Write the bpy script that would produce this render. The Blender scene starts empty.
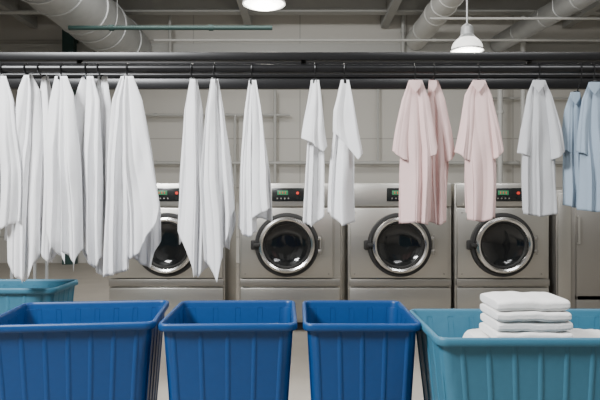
import bpy, bmesh, math, random
from mathutils import Vector, Matrix
F=583.3; CH=1.24
def at(px,py,d): return Vector(((px-300)*d/F, d, CH+(200-py)*d/F))
col=bpy.context.scene.collection
# ---------- materials ----------
def mat(name,c,rough=.5,metal=0,bump=0,scale=20,stretch=(1,1,1),var=0,emit=None,sheen=0,coat=0,coord='Object',trans=0,spec=None):
    m=bpy.data.materials.new(name); m.use_nodes=True; nt=m.node_tree; b=nt.nodes['Principled BSDF']
    b.inputs['Base Color'].default_value=(*c,1); b.inputs['Roughness'].default_value=rough; b.inputs['Metallic'].default_value=metal
    if coat: b.inputs['Coat Weight'].default_value=coat
    if sheen: b.inputs['Sheen Weight'].default_value=sheen
    if spec is not None: b.inputs['Specular IOR Level'].default_value=spec
    tc=nt.nodes.new('ShaderNodeTexCoord'); mp=nt.nodes.new('ShaderNodeMapping'); mp.inputs['Scale'].default_value=stretch
    nt.links.new(tc.outputs[coord],mp.inputs[0])
    n=nt.nodes.new('ShaderNodeTexNoise'); n.inputs['Scale'].default_value=scale; n.inputs['Detail'].default_value=5
    nt.links.new(mp.outputs[0],n.inputs['Vector'])
    if var:
        r=nt.nodes.new('ShaderNodeMapRange'); r.inputs['To Min'].default_value=1-var; r.inputs['To Max'].default_value=1+var
        nt.links.new(n.outputs['Fac'],r.inputs['Value'])
        h=nt.nodes.new('ShaderNodeVectorMath'); h.operation='SCALE'; h.inputs[0].default_value=c
        nt.links.new(r.outputs[0],h.inputs['Scale']); nt.links.new(h.outputs[0],b.inputs['Base Color'])
    if bump:
        bp=nt.nodes.new('ShaderNodeBump'); bp.inputs['Strength'].default_value=bump; bp.inputs['Distance'].default_value=.01
        nt.links.new(n.outputs['Fac'],bp.inputs['Height']); nt.links.new(bp.outputs[0],b.inputs['Normal'])
    if emit:
        b.inputs['Emission Color'].default_value=(*emit[0],1); b.inputs['Emission Strength'].default_value=emit[1]
    if trans:
        t=nt.nodes.new('ShaderNodeBsdfTranslucent'); t.inputs['Color'].default_value=(*c,1); mx=nt.nodes.new('ShaderNodeMixShader'); mx.inputs[0].default_value=trans
        nt.links.new(b.outputs[0],mx.inputs[1]); nt.links.new(t.outputs[0],mx.inputs[2]); nt.links.new(mx.outputs[0],nt.nodes['Material Output'].inputs[0])
    return m
M={}
M['white']=mat('white_cotton',(.90,.905,.92),.9,bump=.3,scale=9,spec=.2,sheen=.1,trans=.06)
M['terry']=mat('white_terry',(.91,.90,.88),1,bump=.3,scale=120,sheen=.2)
M['pink']=mat('pink_cotton',(.82,.60,.58),.9,bump=.3,scale=9,spec=.2,trans=.06)
M['grey']=mat('grey_cotton',(.53,.54,.56),.9,bump=.3,scale=9,spec=.2)
M['blue']=mat('pale_blue_cotton',(.30,.38,.47),.9,bump=.3,scale=9,spec=.2)
M['binblue']=mat('blue_plastic',(.003,.052,.19),.42,bump=.03,scale=40,var=.08,spec=.4)
M['binteal']=mat('teal_plastic',(.045,.17,.26),.45,bump=.03,scale=40,var=.08,spec=.35)
M['black']=mat('black_paint',(.010,.010,.011),.35,metal=.2,var=.1)
M['steel']=mat('brushed_steel',(.51,.495,.46),.34,metal=.85,bump=.05,scale=30,stretch=(1,1,30),var=.08)
M['steel2']=mat('steel_panel',(.34,.325,.30),.42,metal=.8,bump=.05,scale=30,stretch=(30,1,1),var=.08)
M['chrome']=mat('chrome',(.74,.73,.71),.2,metal=1)
M['galv']=mat('galvanised',(.42,.43,.43),.45,metal=.4,var=.15,scale=6)
M['glass']=mat('door_glass',(.008,.009,.010),.1,coat=.3)
M['rubber']=mat('rubber',(.02,.02,.02),.6)
M['panel']=mat('display_black',(.01,.012,.012),.25)
M['green']=mat('led_green',(.02,.12,.05),.4,emit=((.1,.6,.3),.18))
M['red']=mat('led_red',(.4,.03,.02),.4,emit=((1,.08,.04),.4))
M['dgreen']=mat('dark_green_paint',(.02,.055,.05),.5)
M['pipe']=mat('pipe_grey',(.36,.36,.34),.5,var=.06)
M['ductw']=mat('duct_white',(.48,.48,.46),.5,var=.06)
M['lamp']=mat('lamp_diffuser',(.9,.9,.85),.4,emit=((1,.96,.88),6))
M['lampglass']=mat('lamp_prismatic_glass',(.8,.8,.78),.3,emit=((1,.96,.9),1.3))
M['floor']=mat('floor_concrete',(.33,.30,.26),.55,bump=.05,scale=3,var=.15)
M['ceil']=mat('ceiling_paint',(.35,.35,.335),.8,var=.1,scale=3)
M['beam']=mat('beam_paint',(.32,.32,.305),.7,var=.08,scale=4)
def wallmat(name='wall_panels',c=(.46,.445,.41)):
    m=bpy.data.materials.new(name); m.use_nodes=True; nt=m.node_tree; b=nt.nodes['Principled BSDF']; b.inputs['Roughness'].default_value=.7
    tc=nt.nodes.new('ShaderNodeTexCoord'); sp=nt.nodes.new('ShaderNodeSeparateXYZ'); cb=nt.nodes.new('ShaderNodeCombineXYZ')
    nt.links.new(tc.outputs['Object'],sp.inputs[0]); nt.links.new(sp.outputs['X'],cb.inputs['X']); nt.links.new(sp.outputs['Z'],cb.inputs['Y'])
    br=nt.nodes.new('ShaderNodeTexBrick'); br.offset=0; br.inputs['Scale'].default_value=1
    br.inputs['Brick Width'].default_value=2.1; br.inputs['Row Height'].default_value=.97; br.inputs['Mortar Size'].default_value=.012
    br.inputs['Color1'].default_value=(*c,1); br.inputs['Color2'].default_value=(c[0]*1.04,c[1]*1.04,c[2]*1.04,1); br.inputs['Mortar'].default_value=(c[0]*.72,c[1]*.72,c[2]*.72,1)
    nt.links.new(cb.outputs[0],br.inputs['Vector']); nt.links.new(br.outputs['Color'],b.inputs['Base Color'])
    return m
M['wall']=wallmat()
# ---------- helpers ----------
def newobj(name,bm,mats,smooth=True,parent=None,ang=35):
    me=bpy.data.meshes.new(name); bm.normal_update(); bm.to_mesh(me); bm.free()
    for m in mats: me.materials.append(M[m] if isinstance(m,str) else m)
    o=bpy.data.objects.new(name,me); col.objects.link(o)
    if smooth:
        for p in me.polygons: p.use_smooth=True
        try: me.set_sharp_from_angle(angle=math.radians(ang))
        except Exception: pass
    if parent: o.parent=parent
    return o
def empty(name,loc=(0,0,0),rz=0):
    e=bpy.data.objects.new(name,None); e.location=loc; e.rotation_euler=(0,0,rz); e.empty_display_size=.1; col.objects.link(e); return e
def box(bm,c,s,bev=0,mi=0,seg=2):
    r=bmesh.ops.create_cube(bm,size=1); vs=r['verts']
    for v in vs: v.co=Vector((v.co.x*s[0]+c[0],v.co.y*s[1]+c[1],v.co.z*s[2]+c[2]))
    fs=set(f for v in vs for f in v.link_faces)
    for f in fs: f.material_index=mi
    if bev:
        es=list(set(e for v in vs for e in v.link_edges))
        r=bmesh.ops.bevel(bm,geom=es,offset=bev,segments=seg,affect='EDGES',profile=.5)
        for f in r['faces']: f.material_index=mi
def tube(bm,pts,r,seg=12,mi=0,caps=True):
    pts=[Vector(p) for p in pts]; rings=[]
    up=None
    for i,p in enumerate(pts):
        t=(pts[min(i+1,len(pts)-1)]-pts[max(i-1,0)]).normalized()
        if up is None:
            a=Vector((0,0,1)) if abs(t.z)<.9 else Vector((1,0,0)); n=t.cross(a).normalized()
        else: n=(up-t*up.dot(t)).normalized()
        up=n; bn=t.cross(n)
        rr=r[i] if isinstance(r,(list,tuple)) else r
        rings.append([bm.verts.new(p+n*math.cos(2*math.pi*k/seg)*rr+bn*math.sin(2*math.pi*k/seg)*rr) for k in range(seg)])
    for a,b in zip(rings,rings[1:]):
        for k in range(seg):
            f=bm.faces.new((a[k],a[(k+1)%seg],b[(k+1)%seg],b[k])); f.material_index=mi
    if caps:
        bm.faces.new(rings[0][::-1]).material_index=mi; bm.faces.new(rings[-1]).material_index=mi
def lathe_y(bm,c,prof,seg=48,mi=0):
    rings=[]
    for r,y in prof:
        rings.append([bm.verts.new((c[0]+r*math.cos(2*math.pi*k/seg),c[1]+y,c[2]+r*math.sin(2*math.pi*k/seg))) for k in range(seg)])
    for a,b in zip(rings,rings[1:]):
        for k in range(seg): bm.faces.new((a[k],a[(k+1)%seg],b[(k+1)%seg],b[k])).material_index=mi
    return rings
def lathe_z(bm,c,prof,seg=40,mi=0):
    rings=[]
    for r,z in prof:
        rings.append([bm.verts.new((c[0]+r*math.cos(2*math.pi*k/seg),c[1]+r*math.sin(2*math.pi*k/seg),c[2]+z)) for k in range(seg)])
    for a,b in zip(rings,rings[1:]):
        for k in range(seg): bm.faces.new((a[k],a[(k+1)%seg],b[(k+1)%seg],b[k])).material_index=mi
def interp(tab,x):
    if x<=tab[0][0]: return tab[0][1]
    for (a,b),(c,d) in zip(tab,tab[1:]):
        if x<=c:
            t=(x-a)/(c-a); return b+(d-b)*t
    return tab[-1][1]
# ---------- room ----------
RX0,RX1,RY0,RY1,RH=-6.5,6.5,-4,11.5,4.9
def slab(name,c,s,m):
    bm=bmesh.new(); box(bm,(0,0,0),s); o=newobj(name,bm,[m],False); o.location=c; return o
slab('floor',((RX0+RX1)/2,(RY0+RY1)/2,-.05),(RX1-RX0+.4,RY1-RY0+.4,.1),'floor')
slab('ceiling',((RX0+RX1)/2,(RY0+RY1)/2,RH+.05),(RX1-RX0+.4,RY1-RY0+.4,.1),'ceil')
slab('wall_back',(0,RY1+.1,RH/2),(RX1-RX0,.2,RH),'wall')
slab('wall_front',(0,RY0-.1,RH/2),(RX1-RX0,.2,RH),'wall')
slab('wall_left',(RX0-.1,(RY0+RY1)/2,RH/2),(.2,RY1-RY0+.4,RH),'wall')
slab('wall_right',(RX1+.1,(RY0+RY1)/2,RH/2),(.2,RY1-RY0+.4,RH),'wall')
bm=bmesh.new()
for y in [6.2,7.1,8.0,8.9,9.8,10.7]:
    box(bm,(0,y,4.80),(13,.10,.2)); box(bm,(0,y,4.68),(13,.2,.03))
for x in (-5.2,-1.0,1.65,5.2):
    box(bm,(x,4,4.74),(.14,14.8,.28))
newobj('ceiling_beam',bm,['beam'],False)
bm=bmesh.new()
p=at(300,47,11.3); box(bm,(0,11.42,p.z-.02),(13,.14,.2))
newobj('trim_1',bm,['pipe'],False)
def duct(name,a,b,r,m,step=.9):
    bm=bmesh.new(); a=Vector(a);b=Vector(b); L=(b-a).length; d=(b-a).normalized(); n=int(L/step)
    pts=[];rs=[]
    for i in range(n+1):
        t=i*step
        for dt,rr in ((-.03,r),(-.025,r*1.045),(.025,r*1.045),(.03,r)):
            if 0<t+dt<L: pts.append(a+d*(t+dt)); rs.append(rr)
    pts=[a]+pts+[b]; rs=[r]+rs+[r]
    tube(bm,pts,rs,32)
    for i in range(1,n,2):
        c=a+d*(i*step+.4)
        tube(bm,[(c.x-r*1.02,c.y,c.z),(c.x-r*1.02,c.y,RH)],.008,6); tube(bm,[(c.x+r*1.02,c.y,c.z),(c.x+r*1.02,c.y,RH)],.008,6)
        ring=[(c.x+r*1.03*math.cos(k*math.pi/12),c.y,c.z+r*1.03*math.sin(k*math.pi/12)) for k in range(12,25)]
        tube(bm,ring,.012,6)
    return newobj(name,bm,[m])
duct('ventilation_duct',(-3.35,2.5,4.16),(-3.3,11.3,4.16),.42,'galv')
duct('ventilation_duct',(2.35,2.5,4.34),(2.25,11.3,4.34),.2,'ductw')
duct('ventilation_duct',(5.0,2.5,4.27),(3.85,11.3,4.27),.17,'galv')
def pipes(name,runs,m):
    bm=bmesh.new()
    for a,b,r in runs:
        tube(bm,[a,b],r,12)
        a=Vector(a);b=Vector(b);L=(b-a).length;d=(b-a)/L
        k=.6
        while k<L:
            tube(bm,[a+d*(k-.03),a+d*(k+.03)],r*1.35,12); k+=1.4
    return newobj(name,bm,[m])
D=11.3
def P(x,y,d=D): return tuple(at(x,y,d))
pipes('wall_pipe',[(P(-20,163),P(625,163),.035),(P(-20,115),P(290,115),.025),(P(275,90),P(275,185),.03),(P(235,115),P(235,200),.025),
      (P(480,98),P(625,98),.02),(P(320,92),P(320,163),.018),(P(378,60),P(378,163),.02)],'pipe')
pipes('wall_pipe',[(P(500,80,10.9),P(500,200,10.9),.05),(P(523,-40,10.9),P(523,200,10.9),.045)],'ductw')
pipes('wall_pipe',[(P(403,0,11.2),P(403,60,11.2),.035),(P(170,0,11.2),P(170,60,11.2),.03)],'pipe')
pipes('sprinkler_pipe',[((-3.25,8.2,3.66),(-.39,8.2,3.66),.032)],'dgreen')
bm=bmesh.new(); a=at(68,-10,11.2); box(bm,(a.x,11.3,RH/2),(.22,.22,RH)); 
newobj('support_column',bm,['dgreen'],False)
pipes('conduit',[((-2.5,10,3.98),(5.4,10,3.98),.022),((2.0,9,4.04),(5.4,9,4.04),.02),((-5.6,9.6,4.33),(-3.95,9.6,4.33),.03)],'pipe')
def pendant(x,d,zb,r):
    e=empty('pendant_lamp',(x,d,zb))
    bm=bmesh.new()
    lathe_z(bm,(0,0,0),[(r*.56,.135),(r*.5,.16),(r*.42,.175),(r*.38,.26),(r*.2,.29),(.012,.30),(.0001,.30)],40,0)
    lathe_z(bm,(0,0,0),[(r*.99,-.004),(r*1.05,-.002),(r*1.05,.014),(r*.99,.016)],40,0)
    tube(bm,[(0,0,.29),(0,0,RH-zb)],.01,8,0)
    tube(bm,[(0,0,RH-zb-.04),(0,0,RH-zb)],.06,16,0)
    newobj('cap_and_rod',bm,['galv'],parent=e)
    bm=bmesh.new()
    lathe_z(bm,(0,0,0),[(r*1.0,.01),(r*.97,.05),(r*.86,.09),(r*.7,.12),(r*.54,.14)],48,0)
    newobj('shade',bm,['lampglass'],parent=e)
    bm=bmesh.new()
    lathe_z(bm,(0,0,0),[(.0001,-.035),(r*.5,-.03),(r*.8,-.015),(r*.97,.005),(r*.85,.06),(.0001,.1)],40,0)
    newobj('diffuser',bm,['lamp'],parent=e)
    l=bpy.data.lights.new('lamp_light','POINT'); l.energy=45; l.shadow_soft_size=.12; l.color=(1,.95,.87)
    lo=bpy.data.objects.new('lamp_light',l); lo.location=(0,0,-.18); lo.parent=e; col.objects.link(lo)
a=at(467,51,6.4); pendant(a.x,6.4,a.z,.17)
a=at(264,4,5.0); pendant(a.x,5.0,a.z,.175)
# ---------- washing machines ----------
MY=5.5
def washer(cx_px,l_px,r_px,hand=-1,disp=0):
    zt=at(0,183,MY).z; x0=at(l_px,0,MY).x; x1=at(r_px,0,MY).x; cx=at(cx_px,0,MY).x
    e=empty('washing_machine',(cx,MY,0)); L=x0-cx; R=x1-cx; w=R-L; mx=(L+R)/2
    bm=bmesh.new()
    box(bm,(mx,.50,zt/2+.04),(w,.96,zt-.08),.012,0)
    box(bm,(mx,.52,.05),(w-.06,.9,.1),0,2)
    box(bm,(mx,.005,zt-.115),(w-.02,.05,.21),.008,0)
    z2=at(0,278,MY).z; z3=at(0,286,MY).z
    pw=min(-L,R)-.02
    box(bm,(0,.005,(zt-.235+z2)/2),(2*pw,.04,zt-.235-z2),.008,0)
    box(bm,(mx,.005,(z2+z3)/2-.004),(w-.02,.05,z2-z3-.01),.006,1)
    box(bm,(mx,.005,z3/2+.05),(w-.03,.04,z3-.13),.008,0)
    if R-pw>.1: box(bm,((pw+R)/2+.01,.01,(zt-.235+z2)/2),(R-pw-.04,.035,zt-.24-z2),.006,1)
    if -L-pw>.1: box(bm,((L-pw)/2-.01,.01,(zt-.235+z2)/2),(-L-pw-.04,.035,zt-.24-z2),.006,1)
    for sx in (-1,1):
        for sz in (zt-.28,z2+.04):
            tube(bm,[(sx*(pw-.04),-.02,sz),(sx*(pw-.04),-.012,sz)],.008,8,1)
    newobj('cabinet',bm,['steel','steel2','rubber'],parent=e)
    bm=bmesh.new(); dx=disp; dz=zt-.11
    box(bm,(dx,-.025,dz),(.30,.012,.125),.005,0)
    box(bm,(dx-.05,-.033,dz+.018),(.10,.004,.04),.001,1)
    for i in range(3): box(bm,(dx-.05+i*.026-.026,-.036,dz+.018),(.006,.003,.022),0,4)
    for i in range(4): tube(bm,[(dx-.1+i*.035,-.03,dz-.035),(dx-.1+i*.035,-.036,dz-.035)],.007,12,3)
    tube(bm,[(dx+.09,-.03,dz+.015),(dx+.09,-.045,dz+.015)],.014,20,2)
    tube(bm,[(dx+.09,-.03,dz-.03),(dx+.09,-.04,dz-.03)],.014,20,0)
    newobj('control_display',bm,['panel','green','red','steel2','red'],parent=e)
    zc=at(0,244.5,MY).z; bm=bmesh.new(); r=.30
    lathe_y(bm,(0,0,zc),[(r,-.012),(r,-.05),(r*.985,-.062),(r*.91,-.066),(r*.885,-.055)],56,0)
    lathe_y(bm,(0,0,zc),[(r*.89,-.055),(r*.885,-.085),(r*.86,-.10),(r*.80,-.105),(r*.75,-.098),(r*.725,-.085),(r*.72,-.05)],56,1)
    lathe_y(bm,(0,0,zc),[(r*.73,-.07),(r*.69,-.075),(r*.66,-.06)],56,0)
    lathe_y(bm,(0,0,zc),[(r*.67,-.062),(r*.58,-.045),(r*.45,-.03),(r*.25,-.022),(.0001,-.02)],56,2)
    newobj('door',bm,['rubber','chrome','glass'],parent=e)
    bm=bmesh.new()
    box(bm,(hand*(r+.012),-.05,zc),(.05,.045,.09),.012,0); box(bm,(hand*(r-.02),-.10,zc),(.06,.025,.035),.01,0)
    box(bm,(-hand*(r+.01),-.045,zc+.06),(.04,.04,.035),.008,1); box(bm,(-hand*(r+.01),-.045,zc-.06),(.04,.04,.035),.008,1)
    tube(bm,[(-hand*(r+.015),-.055,zc-.09),(-hand*(r+.015),-.055,zc+.09)],.009,10,1)
    newobj('door_latch',bm,['rubber','steel2'],parent=e)
    return e
washer(168,108,225,1,.0)
washer(287,239,341,-1,.01)
washer(399,348,452,-1,.03)
washer(501,455,550,-1,.06)
x0=at(556,0,MY).x; x1=at(650,0,MY).x; zt=at(0,190,MY).z
e=empty('steel_cabinet',((x0+x1)/2,MY,0)); bm=bmesh.new(); w=x1-x0
box(bm,(0,.45,zt/2+.03),(w,.9,zt-.06),.01,0); box(bm,(0,.47,.03),(w-.05,.85,.06),0,2)
box(bm,(-w/2+.07,-.01,zt/2+.03),(.12,.03,zt-.12),.006,1)
for zz,h in ((zt-.54,1.0),(.22,.26)): box(bm,(.08,-.01,zz),(w-.2,.04,h),.01,0)
tube(bm,[(-w/2+.19,-.04,zt-.5),(-w/2+.19,-.06,zt-.5),(-w/2+.19,-.06,zt-.25),(-w/2+.19,-.04,zt-.25)],.01,8,1)
newobj('cabinet',bm,['steel2','steel','rubber'],parent=e)
# ---------- hanging rail ----------
RD=3.3; rx=2.35
zb=at(0,57,RD).z; zp=at(0,69,RD).z; d2=3.75
bm=bmesh.new()
box(bm,(0,RD,zb),(2*rx,.05,8*RD/F),.006,0)
tube(bm,[(-rx,RD,zp),(rx,RD,zp)],.026,20)
z2=at(0,84,d2).z; box(bm,(0,d2,z2),(2*rx,.04,10*d2/F),.006,0)
z4=at(0,75.5,d2).z; tube(bm,[(-rx,d2,z4),(rx,d2,z4)],.022,16)
z5=at(0,63,d2).z; box(bm,(0,d2,z5),(2*rx,.04,.04),.006,0)
for x in (-rx+.03,rx-.03): box(bm,(x,(d2+RD)/2,zb),(.05,d2-RD,.05),.006)
for x in (-1.25,0.02,1.3): box(bm,(x,RD+.012,(zb+zp)/2),(.03,.02,zb-zp),.003)
newobj('clothes_rail',bm,['black'])
for x in (-rx-.03,rx+.03):
    bm=bmesh.new()
    box(bm,(x,RD,(zb+.04)/2+.02),(.05,.05,zb),.006); box(bm,(x,d2,(zb+.04)/2+.02),(.05,.05,zb),.006)
    box(bm,(x,(d2+RD)/2,.03),(.06,d2-RD+.3,.06),.01)
    newobj('rail_stand',bm,['black'])
# ---------- garments ----------
def sheet(bm,d,left,right,hem,nf,amp,seed,mi=0,bow=.02,NU=60,NV=60,u0=0,u1=1,curl=0):
    """one draped layer: cloth gathered at the top, falling between the two side outlines to a hem line"""
    rnd=random.Random(seed*7+1); ph=[rnd.random()*6.28 for _ in range(8)]
    s=d/F; y0=left[0][0]; g=[]; amp=amp*1.35
    for j in range(NV+1):
        v=j/NV; row=[]
        for i in range(NU+1):
            t=i/NU; u=u0+(u1-u0)*t
            hy=interp(hem,u); y=y0+(hy-y0)*v
            xl=interp(left,y); xr=interp(right,y); w=xr-xl
            wm=min(1,max(0,(y-y0)/100.))
            A=amp*(.15+.85*wm)*min(1,w/16)
            uw=u+.10*math.sin(2*math.pi*u+ph[6])+.045*math.sin(4.2*v+ph[7])
            a1=math.pi*nf*uw+ph[0]; a2=math.pi*(nf*1.7+.6)*uw+ph[1]+.9*v
            f=-(abs(math.sin(a1))**.8-.6)*(.9+.3*math.sin(3*v+ph[5]))-.32*(abs(math.sin(a2))-.6)*wm
            f+=.35*math.sin(2*math.pi*.7*u+ph[2]+2.2*v)
            f+=.16*math.sin(11*v+6*u+ph[4])*math.sin(math.pi*t)*math.exp(-((v-.35-.2*math.sin(ph[3]))/.3)**2)
            e2=math.sin(math.pi*t)**.5
            xx=xl+u*w+1.4*math.sin(4.5*v+ph[5])*wm
            xx+=.09*w/nf*math.sin(2*a1)*e2*wm
            c=curl*wm*(max(0,1-t/.12)**2+max(0,1-(1-t)/.12)**2)
            yy=d+A*f-bow*math.sin(math.pi*t)*wm+c
            row.append(bm.verts.new(((xx-300)*s,yy,CH+(200-y)*s)))
        g.append(row)
    for j in range(NV):
        for i in range(NU):
            bm.faces.new((g[j][i],g[j+1][i],g[j+1][i+1],g[j][i+1])).material_index=mi
def hook(bm,x,ytop,d,mi=0):
    X=(x-300)*d/F; zp=at(0,69,RD).z; za=CH+(200-ytop)*d/F-.015; r=.031
    pts=[(X,RD+r*math.cos(t),zp+r*math.sin(t)) for t in [(-.35+ k*(math.pi+.35)/10) for k in range(11)]]
    pts+= [(X,RD-r,zp-.01),(X,RD-.02,(zp+za)/2),(X,d,za)]
    tube(bm,pts,.004,8,mi)
    box(bm,(X,d-.004,za+.006),(.024,.034,.028),.003,mi)
def garment(name,m,apex,d,layers,ytop):
    e=empty(name,((apex-300)*d/F,d,CH+(200-ytop)*d/F))
    off=-e.location
    bm=bmesh.new()
    for L in layers: sheet(bm,d+L.get('dd',0),L['l'],L['r'],L['h'],L.get('nf',2),L.get('amp',.022),L.get('seed',1),0,L.get('bow',.02),u0=L.get('u0',0),u1=L.get('u1',1),curl=L.get('curl',.012))
    for v in bm.verts: v.co+=off
    o=newobj('cloth',bm,[m],parent=e,ang=180)
    sm=o.modifiers.new('thick','SOLIDIFY'); sm.thickness=.003
    bm=bmesh.new(); hook(bm,apex,ytop,d)
    for v in bm.verts: v.co+=off
    newobj('hook',bm,['black'],parent=e)
def simple(name,m,apex,l,r,h,d=RD,nf=2,amp=.026,seed=1,back=None,split=None):
    rnd=random.Random(seed+5)
    sp=split or (.42+.2*rnd.random()); ov=.10
    hb=back or [(0,h[-1][1]+4),(.35,h[0][1]-8),(.7,h[-1][1]-4),(1,h[0][1]-6)]
    lay=[dict(l=l,r=r,h=hb,nf=nf+.7,amp=amp*.7,seed=seed+50,dd=.038,bow=-.01)]
    if rnd.random()<.5: a,b=-.03,.0
    else: a,b=.0,-.03
    dh=6+8*rnd.random()
    def shift(hh,k): return [(u,y-k) for u,y in hh]
    lay.append(dict(l=l,r=r,h=h,nf=nf*1.1,amp=amp,seed=seed,dd=a,u0=0,u1=sp+(ov if a<0 else .02)))
    lay.append(dict(l=l,r=r,h=shift(h,dh if b<0 else 0),nf=nf*1.2,amp=amp,seed=seed+20,dd=b,u0=sp-(ov if b<0 else .02),u1=1))
    garment(name,m,apex,d,lay,l[0][0])
T='hanging_towel'
simple(T,'white',3,[(76,-3),(100,-9),(240,-16)],[(76,6),(100,14),(170,20),(240,18)],[(0,225),(.5,236),(1,228)],RD,2,.025,3)
simple(T,'white',28,[(75,24),(90,18),(160,8),(285,3)],[(75,32),(90,39),(140,43),(285,38)],[(0,262),(.55,282),(.75,276),(1,258)],RD+.02,2.2,.03,4,back=[(0,240),(.5,250),(1,235)])
simple(T,'white',45,[(76,42),(110,38),(260,38)],[(76,48),(120,58),(260,61)],[(0,252),(.6,262),(1,250)],RD+.07,1.5,.02,5)
simple(T,'white',61,[(76,55),(100,49),(150,42),(280,47)],[(76,67),(95,74),(150,79),(280,85)],[(0,232),(.3,248),(.5,262),(.8,277),(1,262)],RD-.02,2.2,.03,6)
simple(T,'white',88,[(76,82),(100,74),(150,66),(280,72)],[(76,93),(100,100),(280,104)],[(0,222),(.3,240),(.5,262),(.8,279),(1,268)],RD+.02,2,.03,7)
simple(T,'white',103,[(76,98),(110,94),(280,94)],[(76,107),(120,114),(280,118)],[(0,268),(.5,277),(1,266)],RD+.07,1.5,.02,8)
simple(T,'white',127,[(76,121),(100,112),(160,106),(280,105)],[(76,133),(100,142),(150,152),(210,161),(270,160)],[(0,277),(.35,272),(.62,266),(.72,248),(.9,234),(1,214)],RD-.02,2.6,.034,9,back=[(0,262),(.4,255),(.8,268),(1,240)])
simple(T,'white',193,[(79,190),(110,184),(180,180),(240,178)],[(79,197),(110,203),(200,208),(280,209)],[(0,230),(.3,250),(.62,277),(1,266)],RD+.03,1.7,.026,10,back=[(0,245),(.4,232),(1,250)])
simple(T,'white',214,[(79,211),(110,206),(180,201),(280,203)],[(79,218),(110,223),(180,232),(215,236),(280,236)],[(0,258),(.4,282),(.55,262),(.8,232),(1,208)],RD-.02,1.9,.03,11,back=[(0,235),(.5,245),(.8,250),(1,220)])
simple(T,'white',252,[(80,249),(110,245),(180,240),(235,236)],[(80,256),(110,261),(170,269),(235,272)],[(0,228),(.3,237),(.6,230),(1,222)],RD,1.9,.028,12)
garment(T,'white',315,RD,[
 dict(l=[(80,312),(110,308),(170,305),(227,304)],r=[(80,318),(110,322),(227,326)],h=[(0,222),(.4,227),(1,216)],nf=1.5,amp=.02,seed=13,dd=.02),
 dict(l=[(80,311),(110,306),(140,301),(150,302)],r=[(80,319),(110,323),(150,328)],h=[(0,138),(.4,143),(.8,152),(1,146)],nf=1.5,amp=.02,seed=14,dd=-.02)],80)
garment(T,'white',344,RD,[
 dict(l=[(80,341),(110,335),(160,330),(227,329)],r=[(80,348),(110,352),(227,357)],h=[(0,212),(.5,226),(1,222)],nf=1.8,amp=.022,seed=15,dd=.02),
 dict(l=[(80,341),(110,334),(140,333)],r=[(80,349),(110,355),(150,363),(165,363)],h=[(0,132),(.35,140),(.8,160),(1,154)],nf=1.6,amp=.022,seed=16,dd=-.02)],80)
def shirt(name,m,apex,d,body_l,body_r,hem,sl,sr,seed,yt):
    lay=[dict(l=body_l,r=body_r,h=hem,nf=1.9,amp=.022,seed=seed,dd=-.008,bow=.012),
         dict(l=body_l,r=body_r,h=[(0,hem[-1][1]-3),(1,hem[0][1]-2)],nf=2.1,amp=.014,seed=seed+9,dd=.032,bow=-.01)]
    for s in (sl,sr):
        if s: lay.append(dict(l=s[0],r=s[1],h=s[2],nf=1.1,amp=.012,seed=seed+3,dd=-.006,bow=.032,curl=.028))
    # ribbed neckline gathered under the clip
    x0,x1=body_l[0][1],body_r[0][1]; y0=body_l[0][0]
    lay.append(dict(l=[(y0,x0),(y0+14,x0-1)],r=[(y0,x1),(y0+14,x1+1)],h=[(0,y0+5),(.5,y0+13),(1,y0+5)],nf=1,amp=.006,seed=seed+4,dd=-.03,bow=.0,curl=.02))
    garment(name,m,apex,d,lay,yt)
S='hanging_shirt'
shirt(S,'pink',415,RD-.02,[(80,410),(95,404),(130,401),(165,400),(224,401)],[(80,421),(100,427),(150,432),(224,430)],[(0,224),(.5,222),(1,225)],
   ([(80,409),(100,402),(130,396),(152,392),(162,393)],[(80,416),(100,413),(130,410),(162,408)],[(0,151),(.6,160),(1,161)]),
   ([(80,417),(100,420),(130,426),(160,428)],[(80,422),(100,430),(130,436),(160,439)],[(0,158),(.6,155),(1,146)]),21,80)
shirt(S,'pink',432,RD+.05,[(80,429),(100,427),(224,429)],[(80,437),(100,443),(130,447),(165,448),(224,446)],[(0,222),(.5,225),(1,222)],None,
   ([(80,432),(100,436),(150,442),(165,443)],[(80,438),(100,446),(130,452),(160,456)],[(0,162),(.6,160),(1,152)]),22,80)
shirt(S,'pink',478,RD,[(80,473),(95,467),(130,465),(222,467)],[(80,484),(95,490),(130,494),(165,497),(222,496)],[(0,220),(.5,222),(1,216)],
   ([(80,473),(95,465),(130,459),(154,455),(162,456)],[(80,478),(100,475),(160,472)],[(0,152),(.6,160),(1,162)]),
   ([(80,480),(100,485),(150,491),(162,492)],[(80,485),(95,492),(130,500),(152,505),(160,504)],[(0,160),(.6,156),(1,148)]),23,80)
shirt(S,'grey',538,RD,[(80,533),(95,528),(130,524),(217,523)],[(80,544),(95,551),(130,556),(217,558)],[(0,214),(.5,217),(1,214)],
   ([(80,533),(95,527),(130,521),(156,519)],[(80,538),(100,535),(158,532)],[(0,153),(1,158)]),
   ([(80,541),(100,546),(150,551)],[(80,545),(95,552),(130,562),(156,567)],[(0,160),(.6,157),(1,150)]),24,80)
shirt(S,'blue',576,RD+.04,[(92,571),(110,566),(208,563)],[(92,580),(110,583),(208,583)],[(0,205),(.5,208),(1,205)],
   ([(92,571),(110,565),(150,560)],[(92,576),(150,572)],[(0,150),(1,154)]),None,25,92)
shirt(S,'blue',594,RD-.02,[(82,589),(100,583),(130,580),(212,579)],[(82,600),(100,606),(212,612)],[(0,210),(.5,212),(1,208)],
   ([(82,589),(100,582),(150,577)],[(82,594),(150,588)],[(0,152),(1,156)]),
   ([(82,596),(150,606)],[(82,601),(150,622)],[(0,156),(1,148)]),26,82)
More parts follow.
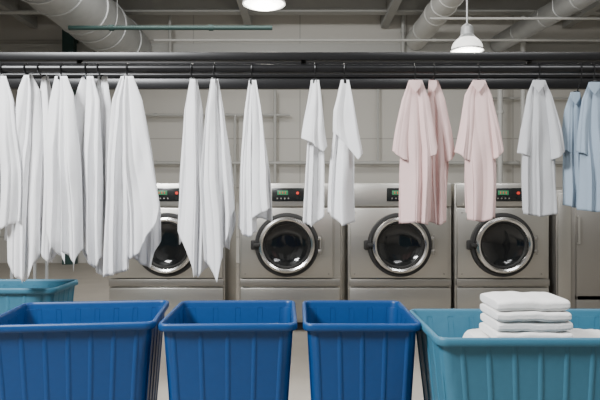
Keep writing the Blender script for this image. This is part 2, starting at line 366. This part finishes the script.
# ---------- bins ----------
HB=.725
def rring(cx,cy,w,d,r,z,seg=7):
    pts=[]
    for sx,sy,a0 in ((1,1,0),(-1,1,90),(-1,-1,180),(1,-1,270)):
        for k in range(seg+1):
            a=math.radians(a0+90*k/seg)
            pts.append((cx+sx*(w/2-r)+r*math.cos(a),cy+sy*(d/2-r)+r*math.sin(a),z))
    return pts
def bin_(name,cx,cy,w,d,rz,m,h=HB,taper=.86):
    e=empty(name,(cx,cy,0),rz); bm=bmesh.new(); zb=.11
    def wd(z): 
        t=(z-zb)/(h-zb); k=taper+(1-taper)*t; return (w-.04)*k,(d-.04)*k
    prof=[]
    for z,r in ((zb,.04),(zb+.02,.045),(h*.5,.045),(h-.04,.045)):
        a,b=wd(z); 
        if z==zb: a-=.03;b-=.03
        prof.append((a,b,r,z))
    a,b=wd(h-.03)
    prof+=[(a+.002,b+.002,.045,h-.032),(w-.008,d-.008,.044,h-.032),(w,d,.046,h-.026),(w,d,.046,h-.008),(w-.006,d-.006,.044,h-.002),(w-.012,d-.012,.042,h),
           (w-.026,d-.026,.036,h),(w-.034,d-.034,.034,h-.004),(w-.038,d-.038,.034,h-.014)]
    for z in (h*.5,zb+.03):
        a,b=wd(z); prof.append((a-.012,b-.012,.04,z))
    a,b=wd(zb+.015); prof.append((a-.06,b-.06,.035,zb+.015))
    rings=[[bm.verts.new(p) for p in rring(0,0,a,b,r,z)] for a,b,r,z in prof]
    n=len(rings[0])
    for A,B in zip(rings,rings[1:]):
        for k in range(n): bm.faces.new((A[k],A[(k+1)%n],B[(k+1)%n],B[k]))
    bm.faces.new(rings[0][::-1]); bm.faces.new(rings[-1])
    def rib(t0,side):
        zs=(zb+.05,h-.034); vs=[]
        for z in zs:
            a,b=wd(z); hw=.006
            if side in('f','b'):
                s=-1 if side=='f' else 1; x=t0*a/2*.84
                base=[(x-hw-.006,s*(b/2-.001),z),(x-hw,s*(b/2+.0035),z),(x+hw,s*(b/2+.0035),z),(x+hw+.006,s*(b/2-.001),z)]
            else:
                s=-1 if side=='l' else 1; y=t0*b/2*.84
                base=[(s*(a/2-.001),y-hw-.006,z),(s*(a/2+.0035),y-hw,z),(s*(a/2+.0035),y+hw,z),(s*(a/2-.001),y+hw+.006,z)]
            vs.append([bm.verts.new(p) for p in base])
        for k in range(3): bm.faces.new((vs[0][k],vs[0][k+1],vs[1][k+1],vs[1][k]))
        bm.faces.new(vs[0]); bm.faces.new(vs[1][::-1])
    nr=max(4,round(w/.11))
    for i in range(nr):
        t=-1+2*i/(nr-1)
        rib(t,'f'); rib(t,'b')
    for i in range(5):
        t=-1+2*i/4; rib(t,'l'); rib(t,'r')
    bmesh.ops.recalc_face_normals(bm,faces=bm.faces)
    newobj('tub',bm,[m],parent=e,ang=40)
    bm=bmesh.new(); a,b=wd(zb)
    for sx in(-1,1):
        for sy in(-1,1):
            x=sx*(a/2-.08);y=sy*(b/2-.08)
            tube(bm,[(x-.015,y,.04),(x+.015,y,.04)],.04,20,0); box(bm,(x-.022,y,.07),(.005,.04,.07),0,1); box(bm,(x+.022,y,.07),(.005,.04,.07),0,1); box(bm,(x,y,.106),(.07,.07,.012),0,1)
    newobj('casters',bm,['rubber','galv'],parent=e)
    return e
B='laundry_bin'
bin_(B,-1.00,2.70,.72,.56,math.radians(6),'binblue')
bin_(B,-.310,2.71,.585,.58,math.radians(1.5),'binblue')
bin_(B,.262,2.71,.50,.58,0,'binblue')
bin_(B,1.005,2.47,.99,.60,0,'binteal')
bin_(B,-1.86,3.60,.86,.40,0,'binteal')
# linen inside the teal bin and the folded stack on top
PC=(1.06,2.47)
bm=bmesh.new()
NX,NY=40,24; x0,x1,y0,y1=.68,1.40,2.27,2.67; top=[]
for j in range(NY+1):
    row=[]
    for i in range(NX+1):
        u=i/NX;v=j/NY; k=(1-abs(2*u-1)**6)*(1-abs(2*v-1)**6)
        z=.50+.162*min(1,k*1.6)+.004*math.sin(17*u+3*math.sin(5*v))*k
        row.append(bm.verts.new((x0+(x1-x0)*u,y0+(y1-y0)*v,z)))
    top.append(row)
for j in range(NY):
    for i in range(NX): bm.faces.new((top[j][i],top[j][i+1],top[j+1][i+1],top[j+1][i]))
per=[top[0][i] for i in range(NX+1)]+[top[j][NX] for j in range(1,NY+1)]+[top[NY][i] for i in range(NX-1,-1,-1)]+[top[j][0] for j in range(NY-1,0,-1)]
low=[bm.verts.new((PC[0]+(v.co.x-PC[0])*.9,PC[1]+(v.co.y-PC[1])*.9,.128)) for v in per]
for k in range(len(per)): bm.faces.new((per[k],low[k],low[(k+1)%len(per)],per[(k+1)%len(per)]))
bm.faces.new(low)
bmesh.ops.recalc_face_normals(bm,faces=bm.faces)
newobj('linen_pile',bm,['terry'])
def towel(bm,cx,cy,z,w,d,h,seed):
    rnd=random.Random(seed); N=48; K=44; rings=[]
    p1,p2=rnd.random()*6,rnd.random()*6
    for i in range(N+1):
        q=-math.cos(math.pi*i/N); x=q*w/2
        endk=(1-abs(q)**8)**.5 if 0<i<N else 0.0
        ring=[]
        for k in range(K):
            a=2*math.pi*k/K; ca,sa=math.cos(a),math.sin(a)
            yy=(abs(ca)**.22)*(1 if ca>=0 else -1)*d/2; zz=(abs(sa)**.7)*(1 if sa>=0 else -1)*h/2
            sag=.0022*math.sin(5*q+p1)+.0012*math.sin(11*q+p2)
            ek=.6+.4*endk
            gr=1-.02*math.exp(-((zz/(h/2)-.05)/.10)**2)
            ring.append(bm.verts.new((cx+x,cy+yy*gr*(1-.04*(1-endk)),z+h/2+zz*ek+sag*(1 if sa>0 else .8))))
        rings.append(ring)
    for A,Bq in zip(rings,rings[1:]):
        for k in range(K): bm.faces.new((A[k],A[(k+1)%K],Bq[(k+1)%K],Bq[k]))
    bm.faces.new(rings[0][::-1]); bm.faces.new(rings[-1])
bm=bmesh.new(); z=.668; cx=.937
for i,(w,dx,dy,h) in enumerate(((.305,.0,0,.043),(.30,.004,.004,.043),(.295,-.003,-.003,.042),(.29,-.003,.003,.047))):
    towel(bm,cx+dx,2.44+dy,z,w,.24,h+.002,i*2+3)
    z+=h-.001
bmesh.ops.recalc_face_normals(bm,faces=bm.faces)
newobj('folded_towel_stack',bm,['terry'],ang=75)
# wire trolley at far left
e=empty('wire_trolley',(-2.0,4.05,0)); bm=bmesh.new()
for x in (-.3,0.0,.09):
    for y in (0,.35): tube(bm,[(x,y,.0),(x,y,1.15)],.012,10)
for z in (.2,.6,1.1):
    for y in (0,.35): tube(bm,[(-.3,y,z),(.09,y,z)],.007,8)
    for i in range(9): tube(bm,[(-.3+i*.39/8,0,z),(-.3+i*.39/8,.35,z)],.004,6)
newobj('frame',bm,['galv'],parent=e)
# ---------- lights ----------
def area(name,loc,target,sx,sy,en,c=(1,.97,.93)):
    l=bpy.data.lights.new(name,'AREA'); l.shape='RECTANGLE'; l.size=sx; l.size_y=sy; l.energy=en; l.color=c
    o=bpy.data.objects.new(name,l); o.location=loc; o.rotation_euler=(Vector(target)-Vector(loc)).to_track_quat('-Z','Y').to_euler(); col.objects.link(o)
area('added_light',(-2.8,.7,4.2),(.1,3.3,1.1),1.4,1.0,500,(.98,.99,1))  # added key light, out of view, no fixture; brings out the cloth folds
area('added_light',(2.4,.8,4.4),(.7,3.3,.9),2.0,1.0,110,(.98,.99,1))  # added weaker fill from upper right, out of view, no fixture
area('added_light',(0,4.5,4.55),(0,4.6,0),6,.5,115,(1,.98,.95))  # added overhead area light, no fitting behind it
area('added_light',(0,7.6,4.5),(0,8.6,1),8,.6,150,(1,.98,.94))  # added area light to brighten the background, no fitting behind it
w=bpy.data.worlds.new('World'); bpy.context.scene.world=w; w.use_nodes=True
w.node_tree.nodes['Background'].inputs[0].default_value=(.6,.62,.65,1); w.node_tree.nodes['Background'].inputs[1].default_value=.3
# ---------- camera ----------
c=bpy.data.cameras.new('Camera'); c.lens=35; c.sensor_width=36
co=bpy.data.objects.new('Camera',c); co.location=(0,0,CH); co.rotation_euler=(math.radians(90),0,0); col.objects.link(co)
bpy.context.scene.camera=co
